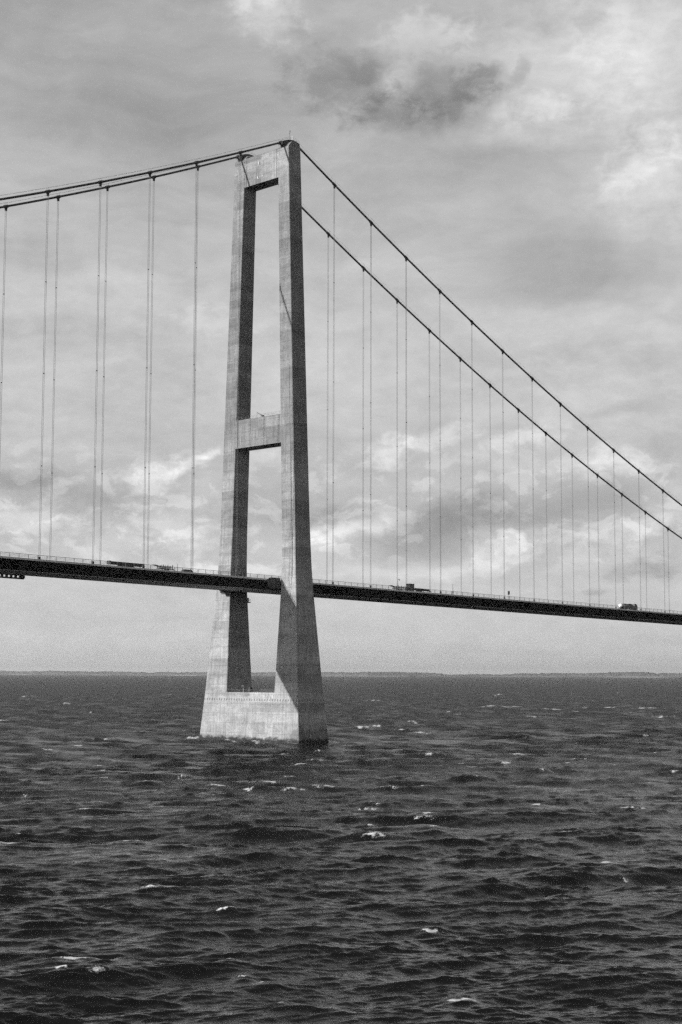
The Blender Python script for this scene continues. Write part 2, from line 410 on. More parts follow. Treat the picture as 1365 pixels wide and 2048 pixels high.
# cable duct with brackets up the sunlit face of the near leg
mb = MB()
zs = [zt+1, zt+14, 98, 128, 158]
mb.tube([(-lerp(TA, z)-.03, -lerp(TO, z)+1.9, z) for z in zs], .07, 6)
for z in range(70, 158, 6): mb.box(-lerp(TA, z)-.08, -lerp(TA, z)+.05, -lerp(TO, z)+1.78, -lerp(TO, z)+2.02, z, z+.12)
mb.build('cable_duct', M['rail'], tower)
# railing on top of the base, between the legs
mb = MB()
z = BASE_TOP
for sx in (-1, 1):
    a = lerp(TA, z)-.35
    for h in (.55, 1.1): mb.tube([(sx*a, -14.3, z+h), (sx*a, 14.3, z+h)], .06, 5)
    for k in range(20): mb.tube([(sx*a, -14.3+k*28.6/19, z), (sx*a, -14.3+k*28.6/19, z+1.15)], .05, 5)
mb.build('railing', M['rail'], tower)
mb = MB(); mb.box(-6.6, -6.0, 4.6, 5.4, z, z+1.5); mb.tube([(-6.3, 5, z+1.4), (-6.3, 5, z+2.6)], .1, 6); mb.box(-6.9, -5.7, 4.2, 5.8, z+2.5, z+2.75)
mb.build('fog_signal', M['mid'], tower)
mb = MB(); mb.box(-5.8, -4.4, 1.6, 3.0, z, z+1.7); mb.box(-5.6, -4.6, 1.8, 2.8, z+1.7, z+2.2)
mb.build('equipment_cabinet', M['dark'], tower)

# ---- main cables
X0C, X1C = -420.0, 480.0
def main_cable(v, label):
    t = thing('main_cable', label, 'bridge cable', (0, v, cable_z(0)), 'main suspension cables')
    xs = sorted(set([X0C + (X1C-X0C)*k/150 for k in range(151)] + [-7+k*.7 for k in range(21)]))
    off = Vector((0, v, cable_z(0)))
    mb = MB(); mb.tube([Vector((x, v, cable_z(x)))-off for x in xs], .43, 12); mb.build('cable', M['cable'], t, True)
    for dy in (-.6, .6):
        mb = MB(); mb.tube([Vector((x, v+dy, cable_z(x)+1.45))-off for x in xs if abs(x) > 5], .028, 4)
        mb.build('hand_rope', M['rope'], t)
    return t
main_cable(-13.5, 'nearer of the two thick dark cables hung over the top of the tower')
main_cable(13.5, 'farther of the two thick dark cables hung over the top of the tower')

# ---- hangers
def hanger(x, v, label):
    zc, zd = cable_z(x), deck_z(x)
    sl = (cable_z(x+.5)-cable_z(x-.5))
    t = thing('hanger', label, 'hanger cable', (x, v, zd), 'vertical hangers between main cable and deck')
    for s in (-1, 1):
        mb = MB(); mb.tube([(s*.28, 0, .7), (s*.28, 0, zc-zd-.4)], .062, 6); mb.build('rope', M['rope'], t)
    mb = MB()                                                # band round the main cable with its two lugs
    ends = [(-.85, 0, zc-zd-.85*sl), (.85, 0, zc-zd+.85*sl)]
    mb.tube(ends, .62, 12); mb.box(-.5, .5, -.16, .16, zc-zd-1.7, zc-zd-.3); mb.box(-.62, .62, -.10, .10, zc-zd-.2-.62, zc-zd-.1)
    mb.tube([(.0, -.6, zc-zd+.2), (.0, -.6, zc-zd+1.5)], .04, 4); mb.tube([(.0, .6, zc-zd+.2), (.0, .6, zc-zd+1.5)], .04, 4)
    mb.build('cable_clamp', M['clamp'], t)
    mb = MB(); mb.box(-.42, .42, -.2, .2, .0, 1.1); mb.box(-.55, .55, -.3, .3, -.12, .15)
    mb.build('socket', M['clamp'], t)
    L = zc-zd
    nsp = 3 if L > 110 else (2 if L > 70 else 1)
    for k in range(nsp):
        zz = L*(k+1)/(nsp+1)
        mb = MB(); mb.box(-.34, .34, -.07, .07, zz-.15, zz+.15); mb.build('spacer', M['rail'], t)
ORD = ['first', 'second', 'third', 'fourth', 'fifth', 'sixth', 'seventh', 'eighth', 'ninth', 'tenth', 'eleventh', 'twelfth', 'thirteenth', 'fourteenth', 'fifteenth', 'sixteenth']
for v, nm in ((-13.5, 'nearer'), (13.5, 'farther')):
    for side, cnt, word in ((-1, 6, 'left'), (1, 15, 'right')):
        for i in range(cnt):
            if v > 0 and side > 0 and i == 0: pass
            hanger(side*(28.13+24*i), v, 'thin double wire hanger, %s one %s of the tower on the %s cable' % (ORD[i], word, nm))

# ---- deck
DX0, DX1 = -420.0, 560.0
deck = thing('bridge_deck', 'long dark box girder road deck passing between the tower legs', 'bridge deck', (0, 0, 0))
def strip(prof, name, mat, x0=DX0, x1=DX1, n=1, parent=deck):
    mb = MB(); mb.loft([[(x, y, deck_z(x)+z) for y, z in prof] for x in (x0, x1)])
    return mb.build(name, mat, parent)
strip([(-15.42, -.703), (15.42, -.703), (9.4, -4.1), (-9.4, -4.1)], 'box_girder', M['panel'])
# bottom plate, pale to stand in for sea-bounced light, 3 mm below the girder
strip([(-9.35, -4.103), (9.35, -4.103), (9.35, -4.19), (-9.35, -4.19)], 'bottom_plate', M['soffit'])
for sgn in (-1, 1):
    a, b = sorted((sgn*15.5, sgn*14.7))
    strip([(a, -.70), (b, -.70), (b, .0), (a, .0)], 'edge_beam', M['fascia'])
strip([(-14.69, -.494), (14.69, -.494), (14.69, -.12), (0, .1), (-14.69, -.12)], 'roadway', M['asphalt'])
road = [o for o in deck.children if o.name.startswith('roadway')][0]
mb = MB()
for y0 in (-12.4, -1.7, 1.5, 12.2):
    vs = [(x, y, deck_z(x)-.12+.22*(1-abs(y)/14.69)+.004) for x in (DX0, DX1) for y in (y0, y0+.2)]
    mb.add(vs, [(0, 1, 3, 2)])
mb.build('lane_line', M['white'], road)
# railings: rails plus counted posts
for sgn, tag in ((-1, 'near'), (1, 'far')):
    y = sgn*15.15
    ra = MB(); ra.tube([(DX0, y, deck_z(DX0)+1.4), (DX1, y, deck_z(DX1)+1.4)], .085, 6)
    for h in (.45, .9): ra.tube([(DX0, y, deck_z(DX0)+h), (DX1, y, deck_z(DX1)+h)], .045, 5)
    rail = ra.build('railing', M['rail'], deck)
    xs = [DX0+2+4*k for k in range(int((DX1-DX0)/4))]
    key = sorted(xs, key=lambda x: abs(x-45))
    inside = sorted(key[:100]) ; rest = sorted(key[100:])
    p = MB(); p.box(-.07, .07, -.08, .08, 0, 1.45); p.box(-.14, .14, -.14, .14, 0, .06)
    first = None
    for x in inside:
        if first is None:
            first = p.build('post', M['rail'], rail, loc=(x, y, deck_z(x)))
        else:
            o = first.copy(); COL.objects.link(o); o.parent = rail; o.location = (x, y, deck_z(x))
    q = MB()
    for x in rest: q.box(x-.07, x+.07, y-.08, y+.08, deck_z(x), deck_z(x)+1.45)
    st = q.build('posts', M['rail'], rail); st['kind'] = 'stuff'
# crash barrier along the median
mb = MB()
for y in (-.9, .9): mb.tube([(DX0, y, deck_z(DX0)+.75), (DX1, y, deck_z(DX1)+.75)], .12, 6)
mb.build('median_barrier', M['rail'], deck)
# steel bearing bracket where the girder meets the near leg
for sgn in (-1, 1):
    mb = MB(); mb.prism([(-13.2, zt-.3), (-10.6, zt+.8), (-5.3, zt+.8), (-5.3, zt-3.7), (-11.4, zt-3.7)], *sorted((sgn*15.52, sgn*14.9)))
    mb.build('bearing_bracket', M['dark'], deck)
mb = MB(); mb.box(-16.5, -5.4, 7.6, 9.2, zt-5.0, zt-4.2, GRADE); mb.build('service_rail', M['dark'], deck)

# inspection gantry slung below the girder
gx0, gx1 = -140.0, -115.2
g_t = thing('inspection_gantry', 'dark ladder-like inspection gantry slung under the deck at the left edge', 'gantry', (gx0, 9.0, deck_z(gx0)-4.2))
zb = -1.5
mb = MB(); mb.box(0, gx1-gx0, -.5, .5, zb, zb+.55, GRADE); mb.box(gx1-gx0-.5, gx1-gx0+.35, -.5, .5, zb+.02, zb+1.0, GRADE); mb.build('bottom_beam', M['clamp'], g_t)
mb = MB(); mb.box(0, gx1-gx0, -.5, .5, zb+1.3, zb+1.46, GRADE); mb.build('top_beam', M['clamp'], g_t)
for k in range(13):
    x = gx1-gx0-1.5-2.0*k
    if x < 0: break
    mb = MB(); mb.box(x-.35, x+.35, -.45, .45, zb+.56+GRADE*x, zb+1.29+GRADE*x); mb.build('strut', M['clamp'], g_t)

# ------------------------------------------------------------------ traffic and roadside equipment
def road_z(x, y): return deck_z(x)-.12+.22*(1-abs(y)/14.69)
def wheel(parent, x, y, r=.48, w=.3):
    mb = MB(); mb.tube([(x, y-w/2, r), (x, y+w/2, r)], r, 14); o = mb.build('wheel', M['tyre'], parent, True)
    mb = MB(); mb.tube([(x, y-w/2-.012, r), (x, y+w/2+.012, r)], r*.5, 10); mb.build('rim', M['rail'], o, True)
def place(t, x, y):
    t.location = (x, y, road_z(x, y)+.005); t.rotation_euler = (0, -math.atan(GRADE), 0)

# long flat trailer
t = thing('flatbed_trailer', 'long low dark flatbed trailer behind the railing, left of the tower', 'trailer')
mb = MB(); mb.box(0, 16.6, -1.25, 1.25, .95, 1.2); mb.build('bed', M['dark'], t)
mb = MB(); mb.box(0, 16.4, -1.2, -1.1, 1.2, 2.05); mb.box(0, 16.4, 1.1, 1.2, 1.2, 2.05); mb.box(.0, .12, -1.1, 1.1, 1.2, 2.3); mb.build('side_board', M['dark'], t)
mb = MB()
for k in range(6): mb.tube([(2.4+k*2.1, -1.26, 1.25), (3.2+k*2.1, -1.26, 2.0)], .09, 5)
mb.build('lashing_strap', M['rail'], t)
mb = MB(); mb.box(5.2, 11.4, -1.05, 1.05, .5, .94); mb.build('chassis', M['dark'], t)
for x in (6.3, 7.6, 8.9, 10.2):
    for y in (-1.05, 1.05): wheel(t, x, y)
mb = MB(); mb.box(15.8, 16.0, -.9, -.7, 0, .94); mb.box(15.8, 16.0, .7, .9, 0, .94); mb.build('landing_leg', M['dark'], t)
place(t, -90.2, -10.0)

def stake_trailer(label, x, flip):
    t = thing('stake_trailer', label, 'trailer', group='stake-sided trailers parked on the deck')
    mb = MB(); mb.box(0, 7.0, -1.15, 1.15, .85, 1.1); mb.build('bed', M['dark'], t)
    for k in range(6):
        xx = .5+k*1.15
        mb = MB(); mb.box(xx-.13, xx+.13, -1.15, -.95, 1.1, 2.25+.25*(k % 2)); mb.box(xx-.13, xx+.13, .95, 1.15, 1.1, 2.2); mb.box(xx-.17, xx+.17, -1.18, 1.18, 1.55, 1.75); mb.build('stake', M['dark'], t)
    mb = MB(); mb.loft([[(0, -1.0, 1.75), (0, 1.0, 1.75), (0, 1.0, 1.9), (0, -1.0, 1.9)], [(-2.6, -1.0, 2.15), (-2.6, 1.0, 2.15), (-2.6, 1.0, 2.3), (-2.6, -1.0, 2.3)]]); mb.build('loading_ramp', M['mid'], t)
    for xx in (2.8, 4.1):
        for y in (-1.0, 1.0): wheel(t, xx, y, .42)
    mb = MB(); mb.tube([(7.0, 0, .9), (8.6, 0, .7)], .1, 6); mb.build('drawbar', M['dark'], t)
    place(t, x, -10.0)
stake_trailer('dark stake-sided trailer with raised ramp, left of the tower near the slim mast', -66.0, 1)
stake_trailer('dark stake-sided trailer parked just left of the tall grey cabin', 71.6, 1)

def mast(label, x, y, h, foot=True):
    t = thing('mast', label, 'mast', (x, y, road_z(x, y)))
    mb = MB(); mb.tube([(0, 0, 0), (0, 0, h*.45), (0, 0, h)], [.13, .11, .06], 8); mb.build('pole', M['dark'], t)
    mb = MB(); mb.box(-.3, .3, -.3, .3, -.0, .5); mb.build('base', M['dark'], t)
    return t
mast('slim bare pole above a parked dark car, left of the tower', -56.2, -10, 3.4)
mt = mast('taller tapering pole standing on the deck right of the flat trailer', 111.4, -11.5, 5.4)
mb = MB(); mb.box(-.2, .2, -.25, .25, 1.0, 1.9); mb.build('junction_box', M['dark'], mt)
lp = mast('thin pole with a small curved lamp head over the stake trailer', 71.9, -12, 5.0)
mb = MB(); mb.tube([(0, 0, 4.9), (.3, 0, 5.3), (.8, 0, 5.2)], .08, 6); mb.tube([(.7, 0, 5.15), (1.25, 0, 4.75)], .2, 8); mb.build('lamp_head', M['mid'], lp)

# signal on a post
t = thing('traffic_signal', 'dark oblong signal head on a short post on the deck', 'traffic signal', (155.5, -10.5, road_z(155.5, -10.5)))
mb = MB(); mb.tube([(0, 0, 0), (0, 0, 2.9)], .09, 8); mb.build('pole', M['dark'], t)
mb = MB(); mb.box(-.42, .42, -.3, .3, 2.8, 4.3); mb.prism([(-.42, 4.3), (.42, 4.3), (.22, 4.6), (-.22, 4.6)], -.3, .3); mb.build('signal_head', M['dark'], t)
mb = MB()
for z in (3.1, 3.55, 4.0): mb.tube([(-.43, 0, z), (-.6, 0, z)], .19, 10)
mb.build('visor', M['dark'], t)

# dark car
t = thing('parked_car', 'dark low estate car on the deck, just left of the tower', 'car')
prof = [(0, .35), (0, .85), (.15, 1.0), (.9, 1.42), (2.9, 1.45), (3.7, .98), (4.6, .88), (4.7, .6), (4.7, .35)]
mb = MB(); mb.loft([[(x, -.85, z) for x, z in prof], [(x, .85, z) for x, z in prof]]); mb.build('body', M['dark'], t)
mb = MB()
for s in (-1, 1):
    mb.add([(x, s*.856, z) for x, z in ((.6, 1.02), (1.0, 1.36), (2.75, 1.38), (3.4, 1.02))], [(0, 1, 2, 3)])
mb.build('window', M['glass'], t)
for xx in (.9, 3.7):
    for y in (-.78, .78): wheel(t, xx, y, .32, .2)
place(t, -53.6, -10.0)

# tall cabin and flat trailer
t = thing('site_cabin', 'tall grey box cabin standing upright on the deck beside the flat trailer', 'cabin')
mb = MB(); mb.box(0, 3.0, -1.2, 1.2, .25, 3.55); mb.build('body', M['mid'], t)
mb = MB(); mb.box(-.08, 3.08, -1.28, 1.28, 3.553, 3.75); mb.build('roof', M['dark'], t)
mb = MB(); mb.box(.3, 2.7, -1.23, -1.19, .5, 1.3); mb.build('door', M['dark'], t)
mb = MB(); mb.box(.2, .6, -1.1, 1.1, 0, .247); mb.box(2.4, 2.8, -1.1, 1.1, 0, .247); mb.build('skid', M['dark'], t)
mb = MB(); mb.box(-1.1, -.05, -.8, .8, .4, 1.9); mb.box(-.9, -.2, -.7, .7, 0, .39); mb.build('generator', M['dark'], t)
place(t, 81.1, -10.0)
t = thing('flatbed_trailer', 'low flat dark trailer just right of the tall grey cabin', 'trailer')
mb = MB(); mb.box(0, 10.6, -1.2, 1.2, 1.0, 1.25); mb.build('bed', M['dark'], t)
mb = MB(); mb.box(.0, 9.4, -1.2, -1.1, 1.25, 1.75); mb.box(0, 9.4, 1.1, 1.2, 1.25, 1.75)
for k in range(5): mb.box(.8+k*2, 1.7+k*2, -.95, .95, 1.25, 1.9-.05*k)
mb.build('load', M['dark'], t)
mb = MB(); mb.box(2.2, 4.4, -1.0, 1.0, .45, .99); mb.build('chassis', M['dark'], t)
for xx in (2.7, 3.9):
    for y in (-1.05, 1.05): wheel(t, xx, y, .46)
mb = MB(); mb.tube([(10.6, 0, 1.0), (12.2, 0, .8)], .09, 6); mb.box(8.9, 9.05, -.8, -.6, 0, 1.0); mb.build('drawbar', M['dark'], t)
place(t, 85.4, -10.0)

# tanker lorry
t = thing('tanker_lorry', 'dark tanker lorry with sunlit white rear end, driving to the right', 'lorry')
mb = MB(); mb.box(.3, 16.4, -.5, .5, .75, 1.0); mb.build('chassis', M['dark'], t)
n = 18
def ell(x, ry, rz, zc): return [(x, ry*math.cos(2*math.pi*k/n), zc+rz*math.sin(2*math.pi*k/n)) for k in range(n)]
mb = MB(); mb.loft([ell(1.9, 1.2, 1.0, 2.15), ell(12.6, 1.2, 1.0, 2.15)])
tank = mb.build('tank', M['mid'], t, True)
mb = MB(); mb.loft([ell(.5, .2, .2, 2.2), ell(.6, .75, .7, 2.2), ell(.95, 1.1, 1.0, 2.2), ell(1.89, 1.27, 1.12, 2.2)]); mb.build('rear_end', M['white'], t, True)
for x, l, h in ((3.4, 3.0, .5), (7.9, 3.6, .62)):
    mb = MB(); mb.loft([[(x+l*(.5-.5*math.cos(math.pi*k/8)), y, 3.0+h*math.sin(math.pi*k/8)) for k in range(9)] for y in (-.7, .7)]); mb.build('hatch_cover', M['dark'], tank)
mb = MB(); mb.box(2.4, 12.2, -1.27, -1.1, 1.0, 1.75); mb.box(2.4, 12.2, 1.1, 1.27, 1.0, 1.75); mb.build('side_skirt', M['dark'], t)
cab = [(13.1, .6), (13.1, 3.5), (13.5, 3.75), (15.2, 3.6), (16.0, 2.3), (16.1, .6)]
mb = MB(); mb.loft([[(x, -1.22, z) for x, z in cab], [(x, 1.22, z) for x, z in cab]]); cb = mb.build('cab', M['mid'], t)
mb = MB()
for s in (-1, 1): mb.add([(x, s*1.226, z) for x, z in ((14.1, 2.2), (14.1, 3.1), (15.2, 3.1), (15.7, 2.2))], [(0, 1, 2, 3)])
mb.build('window', M['glass'], cb)
mb = MB(); mb.add([(15.27, -1.05, 3.5), (15.27, 1.05, 3.5), (16.0, 1.05, 2.35), (16.0, -1.05, 2.35)], [(0, 1, 2, 3)])
for i in range(len(mb.v)): mb.v[i] = (mb.v[i][0]+.01, mb.v[i][1], mb.v[i][2]+.01)
mb.build('windscreen', M['glass'], cb)
for xx in (2.6, 3.9, 5.2, 12.4, 15.0):
    for y in (-1.0, 1.0): wheel(t, xx, y, .5, .34)
place(t, 252.4, -10.0)

# ------------------------------------------------------------------ sea
def spectrum_tile(N, L, lp, wdir, hs, seed, kmax=None, kmin=0, spread=2.0):
    rng = np.random.default_rng(seed)
    k1 = np.fft.fftfreq(N, L/N)*2*math.pi
    kx, ky = np.meshgrid(k1, k1, indexing='ij'); k = np.hypot(kx, ky); k[0, 0] = 1e9
    kp = 2*math.pi/lp
    cosw = (kx*math.cos(wdir)+ky*math.sin(wdir))/k
    Pk = np.exp(-1.25*(kp/k)**2)/k**4*(np.abs(cosw)**spread+.06)*np.where(cosw > 0, 1.0, .12)
    if kmax: Pk *= (k < kmax)
    Pk *= (k > kmin); Pk[0, 0] = 0
    h0 = (rng.standard_normal((N, N))+1j*rng.standard_normal((N, N)))*np.sqrt(Pk)
    h = np.real(np.fft.ifft2(h0)); sc = (hs/4)/h.std(); h0 *= sc
    F = lambda q: np.real(np.fft.ifft2(q))
    h = F(h0); Dx = F(-1j*kx/k*h0); Dy = F(-1j*ky/k*h0)
    Jxx = F(kx*kx/k*h0); Jyy = F(ky*ky/k*h0); Jxy = F(kx*ky/k*h0)
    lam = 1.0
    J = (1-lam*Jxx)*(1-lam*Jyy)-(lam*Jxy)**2
    # sign convention: fold where J is small
    return [q.astype(np.float32) for q in (h, Dx, Dy, J)], L
def sample(tile, x, y, rot, crest=1.0):
    q, L = tile; N = q[0].shape[0]
    c, s = math.cos(rot), math.sin(rot)
    u = (x*c+y*s)/L*N; v = (-x*s+y*c)/L*N/crest      # crest > 1 draws the crests out sideways
    i = np.floor(u).astype(np.int64); j = np.floor(v).astype(np.int64)
    fu = u-i; fv = v-j; i %= N; j %= N; i1 = (i+1) % N; j1 = (j+1) % N
    out = []
    for a in q:
        out.append(a[i, j]*(1-fu)*(1-fv)+a[i1, j]*fu*(1-fv)+a[i, j1]*(1-fu)*fv+a[i1, j1]*fu*fv)
    h, dx, dy, J = out
    return h, dx*c-dy*s, dx*s+dy*c, J

CAPS = [(-169.9, -183.6, 2.96), (-183.6, -205.8, 3.09), (-174.4, -207.9, 4.06), (-153.1, -88.9, 3.17), (-167.7, -145.4, 1.27), (-194.9, -162.2, 2.96), (-356.9, -349.1, 2.34), (-361.7, -354.9, 0.99), (-323.8, -336.2, 1.24), (-345.5, -361.4, 0.72), (-349.1, -366.8, 0.54), (-350.3, -371.2, 0.96), (-316.4, -362.8, 1.3), (-318.9, -316.0, 1.36), (-286.1, -358.5, 2.15), (-343.5, -389.4, 1.36), (-351.7, -352.1, 0.78), (-237.4, -294.4, 1.83), (-249.7, -292.9, 1.99), (-172.4, -270.5, 1.41), (-10.4, -141.9, 4.03), (-15.5, -171.6, 3.87), (-39.4, -184.5, 2.45), (-32.0, -121.8, 4.0), (-40.1, -202.0, 1.6), (-56.5, -232.8, 1.88), (-235.6, -168.7, 0.73), (-110.0, -197.2, 1.29), (-154.4, -222.4, 1.58), (658.0, 280.7, 12.99), (666.6, 273.9, 10.85), (598.1, 351.7, 10.78), (605.0, 346.3, 19.43), (578.8, 274.9, 10.28), (391.7, 152.6, 6.11), (526.9, 213.7, 5.79), (465.8, 90.9, 6.26), (765.2, 641.4, 7.99), (672.7, 245.6, 12.92), (-102.4, -125.5, 2.8), (-2.7, -17.7, 4.15), (-23.1, -22.9, 3.02), (56.2, 113.7, 2.26), (-0.6, 45.9, 5.57), (-42.7, -74.4, 1.11), (-20.2, -7.9, 6.17), (1546.6, 856.5, 3.87), (414.9, 704.9, 5.67), (651.6, 1098.5, 6.2), (875.9, 1104.5, 3.99), (-5.7, -55.9, 4.95), (-261.3, -352.7, 0.74), (-161.1, -277.8, 0.8), (-355.5, -378.6, 1.35), (1256.8, 854.8, 6.98), (-301.9, -310.8, 1.09)]

WIND = math.atan2(math.cos(TH), math.sin(TH))+math.pi+.22
def sea_material():
    m = bpy.data.materials.new('sea_water'); m.use_nodes = True
    g = NT(m.node_tree); b = g.n['Principled BSDF']; out = g.n['Material Output']
    geo = g.new('ShaderNodeNewGeometry'); pos = geo.outputs['Position']
    b.inputs['Base Color'].default_value = (.007, .007, .007, 1)
    b.inputs['IOR'].default_value = 1.333
    rg = g.new('ShaderNodeAttribute', attribute_name='ripple'); g.l.new(rg.outputs['Fac'], b.inputs['Roughness'])
    mp = g.new('ShaderNodeMapping', vector_type='POINT'); g.l.new(pos, mp.inputs['Vector'])
    mp.inputs['Rotation'].default_value = (0, 0, -WIND); mp.inputs['Scale'].default_value = (1.0, .42, .4)
    n1 = g.noise(mp.outputs[0], .7, 5, .62, .3)
    n2 = g.noise(mp.outputs[0], 3.0, 4, .6, .2)
    hsum = g.math('MULTIPLY_ADD', n2, .045, g.math('MULTIPLY', n1, .17))
    bp = g.new('ShaderNodeBump'); bp.inputs['Strength'].default_value = 1.0; bp.inputs['Distance'].default_value = 1.0
    g.l.new(hsum, bp.inputs['Height']); g.l.new(bp.outputs[0], b.inputs['Normal'])
    at = g.new('ShaderNodeAttribute', attribute_name='foam')
    fn = g.noise(pos, 2.3, 8, .75, .6)
    fm = g.smooth(g.math('ADD', at.outputs['Fac'], g.math('MULTIPLY', g.math('SUBTRACT', fn, .5), 2.0)), .40, .85)
    fb = g.new('ShaderNodeBsdfDiffuse'); fb.inputs['Color'].default_value = (.62, .62, .62, 1)
    mx = g.new('ShaderNodeMixShader'); g.l.new(fm, mx.inputs[0]); g.l.new(b.outputs[0], mx.inputs[1]); g.l.new(fb.outputs[0], mx.inputs[2])
    g.l.new(mx.outputs[0], out.inputs['Surface'])
    return m

def build_sea():
    base = math.atan2(math.cos(TH), math.sin(TH))            # bearing of the tower seen from the ship
    fine = np.arange(-15.5, 15.5001, 31/860.)
    left = -15.5-np.cumsum(np.linspace(.08, 9, 40)); left = left[left > -178]
    right = 15.5+np.cumsum(np.linspace(.08, 9, 40)); right = right[right < 178]
    ang = np.radians(np.concatenate([left[::-1], fine, right])); na = len(ang)
    H = CAM.z
    dep = np.concatenate([np.linspace(1.2, .36, 40), np.arange(.355, .25, -.0012), np.arange(.25, .0035, -.00026)])
    r = np.concatenate([H/np.tan(dep), np.geomspace(8400, 70000, 24)]); nr = len(r)
    A, R = np.meshgrid(ang, r, indexing='xy')                # rows: radius
    x = CAM.x+R*np.cos(base-A); y = CAM.y+R*np.sin(base-A)
    dr = np.gradient(r)[:, None]*np.ones_like(A)
    wd = WIND
    t1 = spectrum_tile(512, 353.0, 28.0, 0.0, 1.6, 11, kmax=2*math.pi/2.2, spread=7)
    t2 = spectrum_tile(512, 87.0, 3.2, 0.0, .31, 23, kmax=2*math.pi/.4, kmin=2*math.pi/7, spread=3.5)
    t3 = spectrum_tile(256, 1511.0, 90.0, 0.0, .35, 5, spread=2)
    h = np.zeros_like(x); dx = np.zeros_like(x); dy = np.zeros_like(x)
    J1 = None
    # gustier and slacker water in broad patches
    gust = 1.0+.9*sample(t3, x*1.7+900, y*1.7, wd+.6)[0]
    gust = np.clip(gust, .75, 1.25)
    # slack strip in the lee of the tower
    u = (x-50)*.91-(y+40)*.41; v = (x-50)*.41+(y+40)*.91
    lee = np.exp(-(u/38)**4-(v/13)**2)
    gust *= 1-.6*lee
    for t, rot, w in ((t1, wd, 1.0), (t1, wd+.38, .38), (t2, wd-.12, 1.0)):
        a, bx, by, J = sample(t, x+37*w, y-51*w, rot, 1.55)
        if J1 is None: J1 = J
        if t is t2: w *= 1+1.6*(gust-1)
        h += a*w*gust; dx += bx*w*gust; dy += by*w*gust
    h += sample(t3, x, y, wd)[0]
    chop = np.clip(2.2/np.maximum(dr, 1e-3), 0, 1)*.8
    h *= np.clip(1.15-R/16000, .35, 1)
    far = np.clip(1-(R-9000)/30000, .0, 1)
    jq = np.quantile(J1[(R > 120) & (R < 1500)], [.0008, .022])
    patch = np.clip(.6+2.2*sample(t3, x*2.3-400, y*2.3+200, wd+1.1)[0], 0, 1)
    foam = np.clip((jq[1]-J1)/(jq[1]-jq[0]), 0, 1)*.72*patch*np.clip(1.3-R/4000, 0, 1)
    rng = np.random.default_rng(3)
    more = []
    while len(more) < 55:
        rr = 230*math.exp(rng.uniform(0, 1.9)); aa = math.radians(rng.uniform(-14, 14))
        mx, my = CAM.x+rr*math.cos(base-aa), CAM.y+rr*math.sin(base-aa)
        pk = float(sample(t3, np.array([mx*2.3-400]), np.array([my*2.3+200]), wd+1.1)[0][0])
        if pk+rng.uniform(-.12, .12) > .02 and not (abs(mx) < 14 and abs(my) < 36):
            more.append((mx, my, rng.uniform(.9, 2.6)*(1+rr/900)))
    for (cx, cy, w) in CAPS+more:
        bx, by = cx-CAM.x, cy-CAM.y; d = math.hypot(bx, by); bx /= d; by /= d
        tl = rng.uniform(-.25, .25)
        ca, sa = math.cos(tl), math.sin(tl)
        sel = (np.abs(x-cx) < 5*w+14) & (np.abs(y-cy) < 5*w+14)
        X = x[sel]-cx; Y = y[sel]-cy
        lat = X*by-Y*bx; lon = X*bx+Y*by
        la = lat*ca+lon*sa; lo = -lat*sa+lon*ca
        dep_ = max(.34*w, .7, d*d/28.87/1545*.65)
        ph = rng.uniform(0, 6.28, 4); q = la/w
        bend = dep_*(.38*np.sin(2.1*q+ph[0])+.22*np.sin(5.3*q+ph[1]))
        thick = .42+.22*np.sin(3.1*q+ph[2])+.16*np.sin(8.7*q+ph[3])
        edge = np.exp(-np.abs(q/1.15)**2.6)
        f = edge*np.exp(-((lo-bend)/(dep_*np.maximum(thick, .10)))**2)
        # foam left behind, draining down the wave's back and front
        lace = .50*np.exp(-(q/.8)**2)*np.exp(-((lo-bend)/(dep_*1.1))**2)
        foam[sel] = np.maximum(foam[sel], np.maximum(f*(1.15 if (w > 1.1 and d < 260) else rng.uniform(.75, 1.05)), lace))
        hh = np.exp(-(la/(w*1.7))**2)*np.exp(-(lo/(dep_*1.7+.5))**2)*min(.25+.16*w, .8)
        h[sel] += hh
    # churned water against the tower's base
    qx = np.maximum(np.abs(x)-8.7, 0); qy = np.maximum(np.abs(y)-30.0, 0)
    dist = np.hypot(qx, qy)
    foam = np.maximum(foam, .74*np.exp(-(dist/2.0)**2)*(R < 1000))
    P = np.stack([x-dx*chop*far, y-dy*chop*far, h*far], -1).reshape(-1, 3).astype(np.float32)
    i = np.arange(nr-1)[:, None]*na; j = np.arange(na-1)[None, :]
    q = np.stack([i+j, i+j+1, i+j+1+na, i+j+na], -1).reshape(-1, 4)
    # close the seam behind the ship and the ring under it
    k = np.arange(nr-1)*na
    seam = np.stack([k+na-1, k, k+na, k+2*na-1], -1)
    q = np.concatenate([q, seam]).astype(np.int32)
    nv = len(P); P = np.concatenate([P, np.array([[CAM.x, CAM.y, -.3]], np.float32)])
    tri = np.stack([np.full(na, nv), np.roll(np.arange(na), -1), np.arange(na)], -1).astype(np.int32)
    me = bpy.data.meshes.new('sea')
    me.vertices.add(len(P)); me.vertices.foreach_set('co', P.ravel())
    loops = np.concatenate([q.ravel(), tri.ravel()]); me.loops.add(len(loops)); me.loops.foreach_set('vertex_index', loops)
    npoly = len(q)+len(tri); me.polygons.add(npoly)
    st = np.concatenate([np.arange(len(q))*4, len(q)*4+np.arange(len(tri))*3]).astype(np.int32)
    me.polygons.foreach_set('loop_start', st)
    me.polygons.foreach_set('use_smooth', np.ones(npoly, bool))
    me.update(calc_edges=True); me.validate()
    at = me.attributes.new('foam', 'FLOAT', 'POINT'); at.data.foreach_set('value', np.concatenate([foam.ravel(), [0]]).astype(np.float32))
    # ripples finer than the mesh count as roughness of the surface
    rip = np.interp(np.log(dr), np.log([.15, .6, 3.0, 12.0]), [.05, .15, .37, .55])
